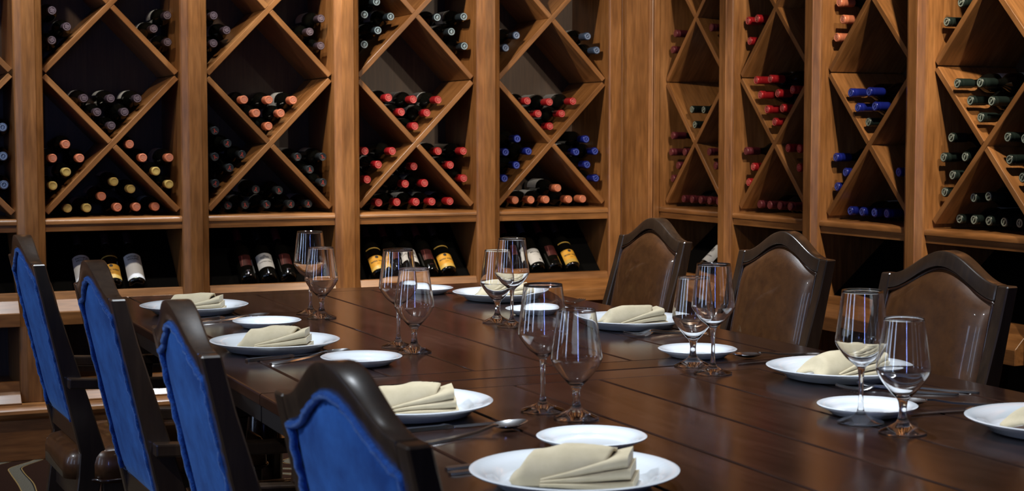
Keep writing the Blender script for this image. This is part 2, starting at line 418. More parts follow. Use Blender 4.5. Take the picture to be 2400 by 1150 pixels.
PB, OB = 0.638, 0.53
PR_, OR_ = 0.6285, 0.522
YB = 6.381
XR = 3.55
BX = [0.851 + PB * (i - 1) for i in range(5)]
RY = [6.373 - PR_ * i for i in range(4)]
BAYNAME = {
    'B0': 'the rack bay with blue-grey capsules',
    'B1': 'the rack bay with copper and gold capsules',
    'B2': 'the rack bay with black red-marked capsules',
    'B3': 'the rack bay with red and silver capsules',
    'B4': 'the red, navy and copper rack bay',
    'R0': 'the rack bay with maroon capsules',
    'R1': 'the side-wall rack bay with bright red capsules',
    'R2': 'the side-wall rack bay with royal blue capsules',
    'R3': 'the side-wall rack bay with dark green capsules'}
RACKLABEL = {
    'B0': 'wooden diamond wine rack bay with a few blue-grey capped bottles, behind the farthest blue chair',
    'B1': 'wooden diamond wine rack bay with copper and gold capped bottles in its lower pockets',
    'B2': 'wooden diamond wine rack bay with copper caps in the diamond, black red-marked caps below',
    'B3': 'wooden diamond wine rack bay with red capped bottles below and silver-ringed caps above',
    'B4': 'wooden diamond wine rack bay with red, navy and copper caps beside the corner panel',
    'R0': 'wooden diamond wine rack bay on the side wall with dull maroon caps beside the corner',
    'R1': 'wooden diamond wine rack bay on the side wall full of bright red caps',
    'R2': 'wooden diamond wine rack bay on the side wall with royal blue caps',
    'R3': 'wooden diamond wine rack bay on the side wall with dark green ring-marked caps'}
BAYS = {}
for i in range(5):
    BAYS['B%d' % i] = (Matrix.Translation((BX[i], YB, 0)), OB)
    rack_bay(RACKLABEL['B%d' % i], (BX[i], YB, 0), 0, OB, PB if i < 4 else OB + 0.0205, i < 4, i == 0, i == 0)
for i in range(4):
    BAYS['R%d' % i] = (Matrix.Translation((XR, RY[i], 0)) @ Matrix.Rotation(-math.pi / 2, 4, 'Z'), OR_)
    rack_bay(RACKLABEL['R%d' % i], (XR, RY[i], 0), -math.pi / 2, OR_, PR_, True, False, i == 0)

# corner filler panel between the two runs of racks
xa, xb = BX[4] + OB, XR
cp = bpy.data.objects.new('trim_1', None)
COL.objects.link(cp); cp['kind'] = 'structure'
plank('corner_panel', 'rack', xa + 0.082, xb - 0.052, YB + 0.004, YB + 0.02, 0.001, CEIL - 0.002, cp, axis=2)
def corner_strip(name, x0, x1, pr, par=cp):
    h = CEIL / 2 - 0.002
    me = MB().loft([[(zz, y, -x) for x, y in pr] for zz in (-h, h)]).mesh(name, True, angle=30)
    obj(name, me, 'rack', par, Matrix.Translation((0, YB, h + 0.001)) @ Matrix(((0, 0, -1, 0), (0, 1, 0, 0), (1, 0, 0, 0), (0, 0, 0, 1))))
a = xa
corner_strip('corner_stile', 0, 0, [(a, 0.0), (a, -0.006), (a + 0.004, -0.011), (a + 0.056, -0.011), (a + 0.058, -0.006), (a + 0.058, 0.0)])
corner_strip('corner_moulding', 0, 0, [(a + 0.0585, 0.006), (a + 0.0585, -0.004), (a + 0.064, -0.009), (a + 0.069, -0.007), (a + 0.071, -0.001), (a + 0.078, 0.0), (a + 0.0815, 0.006)])
b = xb
corner_strip('corner_moulding', 0, 0, [(b - 0.0515, 0.006), (b - 0.048, 0.0), (b - 0.042, -0.001), (b - 0.040, -0.007), (b - 0.035, -0.009), (b - 0.0305, -0.004), (b - 0.0305, 0.006)])
corner_strip('corner_stile', 0, 0, [(b - 0.03, 0.006), (b - 0.03, -0.010), (b - 0.027, -0.012), (b - 0.004, -0.012), (b - 0.001, -0.010), (b - 0.001, 0.006)])

# panelling that carries the side wall on past the last rack
def panelling(name, x0, x1, y0, y1, along):
    t = bpy.data.objects.new(name, None); COL.objects.link(t); t['kind'] = 'structure'
    lo, hi = (x0, x1) if along == 'x' else (y0, y1)
    n = max(1, round((hi - lo) / 0.45)); d = (hi - lo) / n
    for k in range(n):
        a_, b_ = lo + d * k + 0.001, lo + d * (k + 1) - 0.001
        if along == 'x': plank('wall_panel', 'rack', a_, b_, y0, y1, 0.001, CEIL - 0.002, t, axis=2)
        else: plank('wall_panel', 'rack', x0, x1, a_, b_, 0.001, CEIL - 0.002, t, axis=2)
panelling('trim_2', 3.52, 3.99, -2.59, RY[3] - PR_ - 0.001, 'y')
panelling('trim_3', -2.39, BX[0] - STW - 0.001, YB, 6.79, 'x')

# ------------------------------------------------------------------ wine bottles
BOTTLES = {
 'B0': [('l','slate',0.492,1.279,0.050), ('l','slate',0.492,1.168,0.050), ('l','slate',0.492,1.058,0.050)],
 'B1': [('u','plum',0.047,1.730,0.050), ('u','plum',0.102,1.670,0.050), ('u','plum',0.045,1.616,0.050), ('u','plum',0.492,1.725,0.050), ('u','plum',0.439,1.671,0.050), ('u','plum',0.492,1.619,0.050), ('c','plum',0.161,1.393,0.050), ('c','plum',0.265,1.393,0.050), ('c','plum',0.370,1.394,0.050), ('c','plum',0.213,1.339,0.050), ('c','plum',0.317,1.340,0.050), ('c','plum',0.265,1.286,0.050), ('l','copper',0.090,1.213,0.050), ('l','copper',0.038,1.159,0.050), ('l','copper',0.142,1.159,0.050), ('l','copper',0.336,1.213,0.050), ('l','copper',0.388,1.159,0.050), ('l','copper',0.492,1.159,0.050), ('l','gold',0.090,1.105,0.050), ('l','gold',0.038,1.052,0.050), ('l','gold',0.440,1.105,0.050), ('l','gold',0.492,1.052,0.050), ('s','gold',0.275,1.065,0.065), ('s','gold',0.343,1.035,0.065), ('s','gold',0.093,0.963,0.065), ('s','gold',0.167,0.963,0.065), ('s','copper',0.228,1.007,0.065), ('s','copper',0.288,0.963,0.065), ('s','copper',0.363,0.963,0.065), ('s','copper',0.437,0.963,0.065)],
 'B2': [('u','plum',0.040,1.729,0.050), ('u','plum',0.093,1.672,0.050), ('u','plum',0.038,1.618,0.050), ('u','plum',0.492,1.731,0.050), ('u','plum',0.442,1.675,0.050), ('u','plum',0.492,1.619,0.050), ('c','copper',0.161,1.393,0.050), ('c','copper',0.265,1.393,0.050), ('c','copper',0.369,1.393,0.050), ('c','copper',0.213,1.339,0.050), ('c','copper',0.317,1.339,0.050), ('c','copper',0.265,1.286,0.050), ('l','blackred',0.040,1.267,0.050), ('l','blackred',0.094,1.215,0.050), ('l','blackred',0.153,1.170,0.050), ('l','blackred',0.039,1.161,0.050), ('l','blackred',0.099,1.116,0.050), ('l','blackred',0.040,1.053,0.050), ('l','blackred',0.388,1.159,0.050), ('l','blackred',0.492,1.159,0.050), ('l','blackred',0.440,1.106,0.050), ('l','blackred',0.492,1.052,0.050), ('s','blackred',0.213,1.026,0.065), ('s','blackred',0.311,1.021,0.065), ('s','blackred',0.168,0.963,0.065), ('s','blackred',0.258,0.963,0.065), ('s','blackred',0.361,0.963,0.065), ('s','blackred',0.437,0.963,0.065), ('s','blackred',0.093,0.963,0.065)],
 'B3': [('u','silver',0.097,1.808,0.050), ('u','silver',0.042,1.753,0.050), ('u','silver',0.157,1.748,0.050), ('u','silver',0.102,1.689,0.050), ('u','silver',0.043,1.629,0.050), ('u','silver',0.372,1.752,0.050), ('u','silver',0.492,1.758,0.050), ('u','silver',0.434,1.692,0.050), ('u','silver',0.492,1.632,0.050), ('c','red',0.148,1.407,0.050), ('c','red',0.261,1.401,0.050), ('c','red',0.371,1.400,0.050), ('c','red',0.206,1.347,0.050), ('c','red',0.321,1.344,0.050), ('c','red',0.266,1.287,0.050), ('l','red',0.042,1.182,0.050), ('l','red',0.162,1.181,0.050), ('l','red',0.102,1.124,0.050), ('l','red',0.048,1.062,0.050), ('l','red',0.374,1.180,0.050), ('l','red',0.490,1.180,0.050), ('l','red',0.431,1.120,0.050), ('l','red',0.490,1.062,0.050), ('s','red',0.268,1.115,0.065), ('s','red',0.226,1.041,0.065), ('s','red',0.312,1.043,0.065), ('s','red',0.105,0.963,0.065), ('s','red',0.191,0.963,0.065), ('s','red',0.273,0.963,0.065), ('s','red',0.347,0.963,0.065), ('s','red',0.434,0.963,0.065)],
 'B4': [('u','steel',0.103,1.684,0.050), ('u','steel',0.052,1.629,0.050), ('u','steel',0.451,1.689,0.050), ('u','steel',0.492,1.627,0.050), ('c','red',0.156,1.399,0.050), ('c','red',0.263,1.395,0.050), ('c','red',0.375,1.399,0.050), ('c','red',0.210,1.343,0.050), ('c','red',0.322,1.344,0.050), ('c','red',0.267,1.288,0.050), ('l','navy',0.110,1.233,0.050), ('l','navy',0.050,1.175,0.050), ('l','navy',0.160,1.178,0.050), ('l','navy',0.102,1.117,0.050), ('l','navy',0.046,1.060,0.050), ('l','navy',0.441,1.231,0.050), ('l','navy',0.393,1.174,0.050), ('l','navy',0.492,1.177,0.050), ('l','navy',0.448,1.117,0.050), ('l','navy',0.492,1.056,0.050), ('s','copper',0.104,0.963,0.065), ('s','copper',0.179,0.963,0.065), ('s','copper',0.254,0.963,0.065), ('s','copper',0.308,1.014,0.065), ('s','copper',0.363,0.963,0.065), ('s','copper',0.437,0.963,0.065)],
 'R0': [('u','maroon',0.055,1.704,0.045), ('u','maroon',0.038,1.632,0.045), ('u','maroon',0.378,1.711,0.045), ('u','maroon',0.441,1.645,0.045), ('c','green',0.227,1.362,0.030), ('c','green',0.327,1.359,0.030), ('c','green',0.259,1.295,0.030), ('l','maroon',0.049,1.247,0.045), ('l','maroon',0.038,1.173,0.045), ('l','maroon',0.145,1.174,0.045), ('l','maroon',0.082,1.113,0.045), ('l','maroon',0.038,1.053,0.045), ('l','maroon',0.366,1.177,0.045), ('l','maroon',0.422,1.118,0.045), ('s','maroon',0.092,0.963,0.085), ('s','maroon',0.166,0.963,0.085), ('s','maroon',0.241,0.963,0.085), ('s','maroon',0.316,0.963,0.085), ('s','maroon',0.390,0.963,0.085)],
 'R1': [('u','red',0.038,1.721,0.045), ('u','red',0.113,1.725,0.045), ('u','red',0.038,1.638,0.045), ('c','red',0.112,1.474,0.030), ('c','red',0.218,1.476,0.030), ('c','red',0.156,1.413,0.030), ('c','red',0.283,1.416,0.030), ('c','red',0.396,1.428,0.030), ('c','red',0.220,1.353,0.030), ('c','red',0.328,1.356,0.030), ('c','red',0.276,1.302,0.030), ('l','maroon',0.038,1.183,0.045), ('l','red',0.075,1.118,0.045), ('l','red',0.038,1.053,0.045), ('l','red',0.345,1.198,0.045), ('l','red',0.424,1.196,0.045), ('l','red',0.419,1.121,0.045), ('l','red',0.471,1.067,0.045), ('s','maroon',0.092,0.963,0.085), ('s','maroon',0.166,0.963,0.085), ('s','maroon',0.241,0.963,0.085), ('s','maroon',0.316,0.963,0.085)],
 'R2': [('u','copper',0.038,1.750,0.045), ('u','copper',0.073,1.684,0.045), ('u','copper',0.038,1.618,0.045), ('c','navy',0.146,1.407,0.030), ('c','navy',0.247,1.408,0.030), ('c','navy',0.199,1.351,0.030), ('c','navy',0.299,1.354,0.030), ('c','green',0.251,1.297,0.030), ('l','navy',0.038,1.165,0.045), ('l','navy',0.088,1.109,0.045), ('l','navy',0.038,1.053,0.045), ('l','navy',0.422,1.117,0.045), ('l','navy',0.474,1.063,0.045), ('s','navy',0.092,0.963,0.085), ('s','navy',0.166,0.963,0.085), ('s','navy',0.241,0.963,0.085), ('s','navy',0.316,0.963,0.085)],
 'R3': [('u','green',0.110,1.697,0.045), ('u','green',0.038,1.637,0.045), ('c','green',0.129,1.424,0.030), ('c','green',0.233,1.423,0.030), ('c','green',0.186,1.365,0.030), ('c','green',0.293,1.361,0.030), ('c','green',0.240,1.308,0.030), ('l','green',0.068,1.241,0.045), ('l','green',0.038,1.173,0.045), ('l','green',0.145,1.176,0.045), ('l','green',0.083,1.113,0.045), ('l','green',0.038,1.053,0.045), ('l','green',0.359,1.243,0.045), ('l','green',0.433,1.238,0.045), ('l','green',0.372,1.170,0.045), ('l','green',0.426,1.113,0.045), ('s','green',0.163,1.038,0.085), ('s','green',0.237,1.045,0.085), ('s','green',0.092,0.963,0.085), ('s','green',0.166,0.963,0.085), ('s','green',0.241,0.963,0.085), ('s','green',0.316,0.963,0.085), ('s','green',0.390,0.963,0.085)],
}

RB = 0.0361
glass_prof = [(0, 0.058), (0.0135, 0.058), (0.0136, 0.075), (0.0145, 0.088), (0.0185, 0.098), (0.0265, 0.110), (0.0325, 0.120), (0.0352, 0.131), (RB, 0.145), (RB, 0.284), (0.035, 0.291), (0.031, 0.295), (0.02, 0.292), (0, 0.282)]
ME_GLASS = MB().lathe(glass_prof, 24, 'y').mesh('bottle_glass', True, angle=60)
cap_prof = [(0, 0.0006), (0.012, 0.0006), (0.0152, 0.0), (0.0168, 0.0016), (0.0172, 0.004), (0.0172, 0.007), (0.0166, 0.009), (0.0166, 0.017), (0.0170, 0.018), (0.0166, 0.0195), (0.0163, 0.060), (0.0148, 0.066), (0.0138, 0.067)]
ME_CAP = {}
for k in CAPS:
    ME_CAP[k] = MB().lathe(cap_prof, 20, 'y').mesh('capsule_' + k, True, angle=45)
def mark_mesh(k):
    m = MB()
    yz = -0.0004
    def ring(r0, r1, n=16):
        m.lathe([(r0, 0.0006), (r0, yz), (r1, yz), (r1, 0.0006)], n, 'y')
    def bar(x0, z0, x1, z1, w_):
        d = Vector((x1 - x0, z1 - z0)); n = Vector((-d.y, d.x)).normalized() * w_ / 2
        q = [(x0 + n.x, z0 + n.y), (x1 + n.x, z1 + n.y), (x1 - n.x, z1 - n.y), (x0 - n.x, z0 - n.y)]
        m.loft([[(x, y, z) for x, z in q] for y in (yz, 0.001)])
    if k == 'green':
        ring(0.0105, 0.0140); bar(-0.0065, -0.0075, 0.0065, 0.0075, 0.004); bar(-0.004, -0.006, -0.002, 0.006, 0.002)
    elif k == 'blackred':
        bar(-0.005, -0.008, 0.001, 0.008, 0.0026); bar(-0.001, 0.002, 0.006, -0.008, 0.0026); bar(0.0, 0.006, -0.005, 0.008, 0.002)
    elif k == 'silver':
        ring(0.0118, 0.0148); bar(-0.006, 0.001, 0.006, 0.001, 0.003); bar(0.0, -0.007, 0.0, 0.007, 0.003); bar(-0.005, -0.005, 0.005, 0.006, 0.0025)
    elif k in ('navy', 'steel', 'slate'):
        ring(0.0098, 0.0128); bar(-0.003, -0.005, 0.003, 0.005, 0.003)
    elif k == 'gold':
        ring(0.0115, 0.0125)
    else:
        bar(-0.008, 0.006, 0.007, 0.0065, 0.0022); bar(-0.0085, 0.001, 0.004, 0.0015, 0.0026); bar(-0.006, -0.0045, 0.008, -0.004, 0.0024); bar(0.007, -0.001, 0.007, 0.005, 0.002); ring(0.0128, 0.0140)
    return m.mesh('mark_' + k)
ME_MARK = {k: mark_mesh(k) for k in CAPS}
def label_mesh(y0, y1, half, r=RB + 0.0002, n=14, curve=0.0, name='paper_label'):
    # a curved paper sheet on the bottle body; angle 0 faces +z of the bottle
    m = MB(); rows = []
    for rr in (r, r + 0.0003):
        for j in range(2):
            ring = []
            for i in range(n + 1):
                a_ = -half + 2 * half * i / n
                yy = (y0, y1)[j]
                if curve and j == 0: yy += curve * (1 - (2 * i / n - 1) ** 2)
                ring.append((rr * math.sin(a_), yy, rr * math.cos(a_)))
            rows.append(ring)
    order = [rows[0], rows[1], rows[3], rows[2], rows[0]]
    m.loft(order, close=False)
    m.add([rows[0][0], rows[1][0], rows[3][0], rows[2][0]], [(0, 1, 2, 3)])
    m.add([rows[0][-1], rows[1][-1], rows[3][-1], rows[2][-1]], [(3, 2, 1, 0)])
    return m.mesh(name, True, angle=50)
ME_LABEL = label_mesh(0.165, 0.255, R(75))
CAPNAME = {'plum': 'plum', 'copper': 'copper', 'gold': 'gold', 'blackred': 'black-red', 'red': 'bright-red', 'silver': 'silver-ringed', 'steel': 'steel-blue', 'navy': 'royal-blue', 'maroon': 'maroon', 'green': 'dark-green', 'slate': 'blue-grey'}
BAYSHORT = {'B0': 'blue-grey bay', 'B1': 'copper-and-gold bay', 'B2': 'black-red bay', 'B3': 'red-and-silver bay', 'B4': 'red-navy-copper bay', 'R0': 'maroon side-wall bay', 'R1': 'red side-wall bay', 'R2': 'royal-blue side-wall bay', 'R3': 'dark-green side-wall bay'}
ROW = ['top', 'second', 'third', 'fourth', 'fifth', 'sixth', 'seventh']
NTH = ['first', 'second', 'third', 'fourth', 'fifth', 'sixth', 'seventh', 'eighth']
for bk, lst in BOTTLES.items():
    mtx, O = BAYS[bk]
    def pocket(b):
        near = (b[2] > O / 2) if bk[0] == 'B' else (b[2] < O / 2)
        return {'c': 'diamond', 's': 'shelf', 'u': 'upper %s pocket' % ('corner-side' if near else 'far-side'), 'l': 'lower %s pocket' % ('corner-side' if near else 'far-side')}[b[0]]
    cells = {}
    for b in lst: cells.setdefault(pocket(b), []).append(b)
    name_of = {}
    for pk, bl in cells.items():
        rows = []
        for b in sorted(bl, key=lambda q: -q[3]):
            if rows and rows[-1][0][3] - b[3] < 0.032: rows[-1].append(b)
            else: rows.append([b])
        for ri, rw in enumerate(rows):
            rw.sort(key=lambda q: -q[2] if bk[0] == 'B' else q[2])
            for k, b in enumerate(rw):
                pos = ROW[ri] + ' row' if len(rows) > 1 else 'only row'
                nth = ', %s from corner' % NTH[k] if len(rw) > 1 else ''
                name_of[b] = '%s-capped bottle, %s%s, %s, %s' % (CAPNAME[b[1]], pos, nth, pk, BAYSHORT[bk])
    for b in lst:
        comp, colr, x, z, d = b
        d2 = min(d + random.uniform(-0.008, 0.008), 0.074)
        p = mtx @ Vector((x, d2, z))
        t = bpy.data.objects.new('wine_bottle', None); COL.objects.link(t); t.empty_display_size = 0.03
        t.matrix_world = Matrix.Translation(p) @ mtx.to_3x3().to_4x4()
        tag(t, name_of[b], 'wine bottle', 'bottles lying in the %s' % BAYSHORT[bk])
        obj('bottle_glass', ME_GLASS, 'bottle_glass', t)
        spin = Matrix.Rotation(random.uniform(-0.5, 0.5), 4, 'Y')
        c_ = obj('capsule', ME_CAP[colr], 'cap_' + colr, t, spin)
        obj('capsule_mark', ME_MARK[colr], 'mark_' + colr, c_)
        if random.random() < 0.7:
            obj('paper_label', ME_LABEL, 'label_cream', t, Matrix.Rotation(random.uniform(-0.9, 0.5), 4, 'Y'))

# ------------------------------------------------------------------ display bottles with printed labels
def text_mesh(body, size, r, yc, bold=0.0, spacing=1.0, ang=0.0):
    cu = bpy.data.curves.new('lettering', 'FONT')
    cu.body = body; cu.size = size; cu.align_x = 'CENTER'; cu.align_y = 'CENTER'; cu.space_character = spacing
    cu.offset = bold; cu.resolution_u = 2
    o = bpy.data.objects.new('lettering_tmp', cu); COL.objects.link(o)
    bpy.context.view_layer.update()
    me = bpy.data.meshes.new_from_object(o.evaluated_get(bpy.context.evaluated_depsgraph_get()))
    bpy.data.objects.remove(o); bpy.data.curves.remove(cu)
    bm = bmesh.new(); bm.from_mesh(me)
    bmesh.ops.triangulate(bm, faces=bm.faces[:])
    for v in bm.verts:
        a_ = -v.co.x / r + ang
        v.co = (r * math.sin(a_), yc - v.co.y, r * math.cos(a_))
    bm.to_mesh(me); bm.free()
    me.name = 'lettering'
    return me
def patch(pts2, r, name):
    # flat printed shape given as (angle-width, y) corners, wrapped on the bottle
    m = MB(); m.add([(r * math.sin(a_ / r), y, r * math.cos(a_ / r)) for a_, y in pts2], [tuple(range(len(pts2)))])
    return m.mesh(name)
def disc_pts(cx_, cy_, rx, ry, n=14):
    return [(cx_ + rx * math.cos(2 * math.pi * i / n), cy_ + ry * math.sin(2 * math.pi * i / n)) for i in range(n)]
LR = RB + 0.0012
def display_bottle(bay, x, kind, label, spin=0.0, group=None):
    mtx, O = BAYS[bay]
    t = bpy.data.objects.new('wine_bottle', None); COL.objects.link(t); t.empty_display_size = 0.03
    tag(t, label, 'wine bottle', group or 'bottles leaning on the slanted display boards')
    # base rests behind the ledge, bottle lies back on the slanted board; local -y is the tip
    tilt = math.atan2(0.2585, 0.295)
    nx = Vector((0, -math.sin(tilt), math.cos(tilt)))
    along = Vector((0, math.cos(tilt), math.sin(tilt)))
    base = Vector((0, 0.0560, 0.6222)) + nx * (RB + 0.0015) + along * 0.003
    tip = base + along * 0.295
    rot = Matrix((Vector((1, 0, 0)), -along, nx)).transposed()
    if rot.determinant() < 0: rot = Matrix((Vector((-1, 0, 0)), -along, nx)).transposed()
    t.matrix_world = mtx @ Matrix.Translation((x, tip.y, tip.z)) @ rot.to_4x4()
    obj('bottle_glass', ME_GLASS, 'bottle_glass', t)
    S = Matrix.Rotation(spin, 4, 'Y')
    cc = {'hound': 'plum', 'west': 'plum', 'tri': 'maroon', 'castle': 'blackred', 'meiomi': 'slate', 'duck': 'slate'}[kind]
    c_ = obj('capsule', ME_CAP[cc], 'cap_' + cc, t)
    def L(me, mat): return obj('paper_label', me, mat, t, S)
    if kind == 'hound':
        l = L(label_mesh(0.152, 0.284, R(68), name='hound_label'), 'label_white')
        obj('lettering', text_mesh('FAITHFUL', 0.0125, LR, 0.169, 0.0003, 1.0), 'ink', l)
        obj('lettering', text_mesh('HOUND', 0.0125, LR, 0.182, 0.0003, 1.05), 'ink', l)
        obj('lettering', text_mesh('• • • • • • • • • •', 0.004, LR, 0.192), 'ink_grey', l)
        obj('lettering', text_mesh('2014', 0.006, LR, 0.262), 'ink_grey', l)
    elif kind == 'west':
        l = L(label_mesh(0.206, 0.284, R(66), name='yellow_label'), 'label_yellow')
        obj('gold_band', label_mesh(0.265, 0.284, R(66), r=RB + 0.0009, name='gold_band'), 'label_gold', l)
        obj('emblem', patch(disc_pts(0, 0.216, 0.0075, 0.0075), LR, 'emblem'), 'ink', l)
        obj('lettering', text_mesh('MARK WEST', 0.0115, LR, 0.239, 0.0002), 'ink', l)
        obj('lettering', text_mesh('PINOT', 0.005, LR, 0.254), 'ink', l)
        L(label_mesh(0.158, 0.164, R(60), name='neck_band'), 'label_gold')
    elif kind == 'tri':
        l = L(label_mesh(0.178, 0.238, R(40), name='red_label'), 'label_red')
        obj('triangle_mark', patch([(0.012, 0.182), (0.018, 0.235), (-0.012, 0.235)], LR, 'triangle_mark'), 'label_pink', l)
        obj('lettering', text_mesh('LINE', 0.008, LR, 0.268), 'label_red', l)
    elif kind == 'castle':
        l = L(label_mesh(0.172, 0.250, R(66), name='castle_label'), 'label_white')
        for cx_, cy_, rx, ry in ((-0.012, 0.195, 0.009, 0.006), (0.0, 0.191, 0.007, 0.008), (0.012, 0.195, 0.008, 0.006), (0.0, 0.200, 0.020, 0.004)):
            obj('engraving', patch(disc_pts(cx_, cy_, rx, ry), LR + cx_ * 0.002, 'engraving'), 'ink_grey', l)
        obj('lettering', text_mesh('CHATEAU BON', 0.0085, LR, 0.220, 0.0001), 'ink', l)
        obj('lettering', text_mesh('• • • • • • •', 0.004, LR, 0.232), 'ink_grey', l)
    elif kind == 'meiomi':
        l = L(label_mesh(0.194, 0.276, R(68), name='pale_label'), 'label_white')
        obj('lettering', text_mesh('MEIOMI', 0.0125, LR, 0.216, 0.0002, 1.1), 'ink', l)
        obj('lettering', text_mesh('PINOT NOIR', 0.005, LR, 0.230), 'ink_grey', l)
        obj('emblem', patch(disc_pts(-0.012, 0.262, 0.006, 0.005), LR, 'emblem'), 'ink_grey', l)
    elif kind == 'duck':
        l = L(label_mesh(0.160, 0.255, R(70), name='bird_label'), 'label_white')
        obj('engraving', patch(disc_pts(0, 0.192, 0.010, 0.012), LR, 'engraving'), 'ink_grey', l)
        obj('lettering', text_mesh('DUCKHORN', 0.0085, LR, 0.225, 0.0001), 'ink', l)
    return t
DISPLAY = [
    ('B1', 0.150, 'hound', 'leaning bottle with large white label half hidden behind a blue chair, copper and gold rack', 0.0),
    ('B1', 0.262, 'west', 'leaning bottle with yellow label under the copper and gold rack bay', 0.1),
    ('B1', 0.352, 'hound', 'leaning bottle with tall white two-line label beside a yellow label', 0.0),
    ('B2', 0.170, 'tri', 'dark leaning bottle with small red triangle label before a white castle label', 0.1),
    ('B2', 0.255, 'castle', 'leaning bottle with white castle-engraving label between two red triangle labels', 0.15),
    ('B2', 0.338, 'tri', 'dark leaning bottle with small red triangle label under the black-capped rack bay', 0.0),
    ('B3', 0.100, 'west', 'leaning bottle with yellow label near the pillar, under the red and silver rack', 0.1),
    ('B3', 0.178, 'tri', 'dark leaning bottle with red triangle label behind wine glasses', 0.0),
    ('B3', 0.255, 'castle', 'leaning bottle with white label seen behind wine glasses, red and silver rack', 0.0),
    ('B3', 0.332, 'tri', 'dark leaning bottle with red triangle label next to a yellow label', 0.0),
    ('B3', 0.412, 'west', 'leaning bottle with full yellow label beside a red triangle label', 0.1),
    ('B4', 0.110, 'tri', 'dark leaning bottle with small red label behind the tall glass, corner rack', 0.0),
    ('B4', 0.200, 'meiomi', 'leaning bottle with pale wide-lettered label under the corner rack bay', 0.0),
    ('B4', 0.285, 'tri', 'dark leaning bottle with red triangle label between pale and yellow labels', 0.0),
    ('B4', 0.370, 'west', 'leaning bottle with yellow label at the end of the corner rack display', 0.0),
    ('R0', 0.330, 'duck', 'leaning bottle with white bird label behind the brown chairs', 0.0),
]
for a_ in DISPLAY: display_bottle(a_[0], a_[1], a_[2], a_[3], a_[4])

# ------------------------------------------------------------------ dining table
TZ = 0.76
tb = thing('dining_table', 'long dark polished plank dining table set for dinner', 'table', (1.45, 2.95, 0))
def table_plank(name, x0, x1, y0, y1, axis):
    # board with its long edges eased; the ends butt against their neighbours
    g, e = 0.0012, 0.0040
    l, w_ = (x1 - x0, y1 - y0) if axis == 0 else (y1 - y0, x1 - x0)
    l = l / 2 - 0.0002; w_ = w_ / 2 - g
    me = MB().loft([[(x, -w_, -0.022), (x, -w_, -e), (x, -w_ + e * 0.35, -e * 0.35), (x, -w_ + e, 0), (x, w_ - e, 0), (x, w_ - e * 0.35, -e * 0.35), (x, w_, -e), (x, w_, -0.022)] for x in (-l, l)]).mesh(name)
    rot = Matrix.Identity(4) if axis == 0 else Matrix.Rotation(math.pi / 2, 4, 'Z')
    return obj(name, me, 'table', tb, Matrix.Translation(((x0 + x1) / 2, (y0 + y1) / 2, TZ)) @ rot)
def tpl(name, x0, x1, y0, y1, axis):
    return table_plank(name, x0 - 1.45, x1 - 1.45, y0 - 2.95, y1 - 2.95, axis)
gx = [0.892 + 0.1863 * i for i in range(7)]
for ya, yb in ((2.952, 4.90), (1.0, 2.948)):
    tpl('border_plank', 0.78, gx[0], ya, yb, 1)
    tpl('border_plank', gx[6], 2.12, ya, yb, 1)
    tpl('end_plank', gx[0], gx[6], ya, ya + 0.105, 0)
    tpl('end_plank', gx[0], gx[6], yb - 0.105, yb, 0)
    for i in range(6): tpl('plank', gx[i], gx[i + 1], ya + 0.105, yb - 0.105, 1)
    obj('table_core', MB().box(0.784 - 1.45, 2.116 - 1.45, ya + 0.002 - 2.95, yb - 0.002 - 2.95, TZ - 0.055, TZ - 0.0225).mesh('table_core'), 'table_core', tb)
    for xx in (1.06, 1.80): plank('apron', 'table', xx - 1.45, xx + 0.03 - 1.45, ya + 0.10 - 2.95, yb - 0.10 - 2.95, TZ - 0.145, TZ - 0.056, tb, axis=1)
    for yy in (ya + 0.1, yb - 0.13): plank('apron', 'table', 1.091 - 1.45, 1.799 - 1.45, yy - 2.95, yy + 0.03 - 2.95, TZ - 0.145, TZ - 0.056, tb, axis=0)
leg = MB().lathe([(0, 0), (0.05, 0), (0.055, 0.03), (0.04, 0.06), (0.052, 0.12), (0.058, 0.3), (0.05, 0.42), (0.035, 0.46), (0.055, 0.50), (0.055, 0.614), (0, 0.614)], 20).mesh('leg', True)
for lx in (1.25, 1.65):
    for ly in (1.22, 2.72, 3.18, 4.68):
        obj('leg', leg, 'table', tb, Matrix.Translation((lx - 1.45, ly - 2.95, 0)))

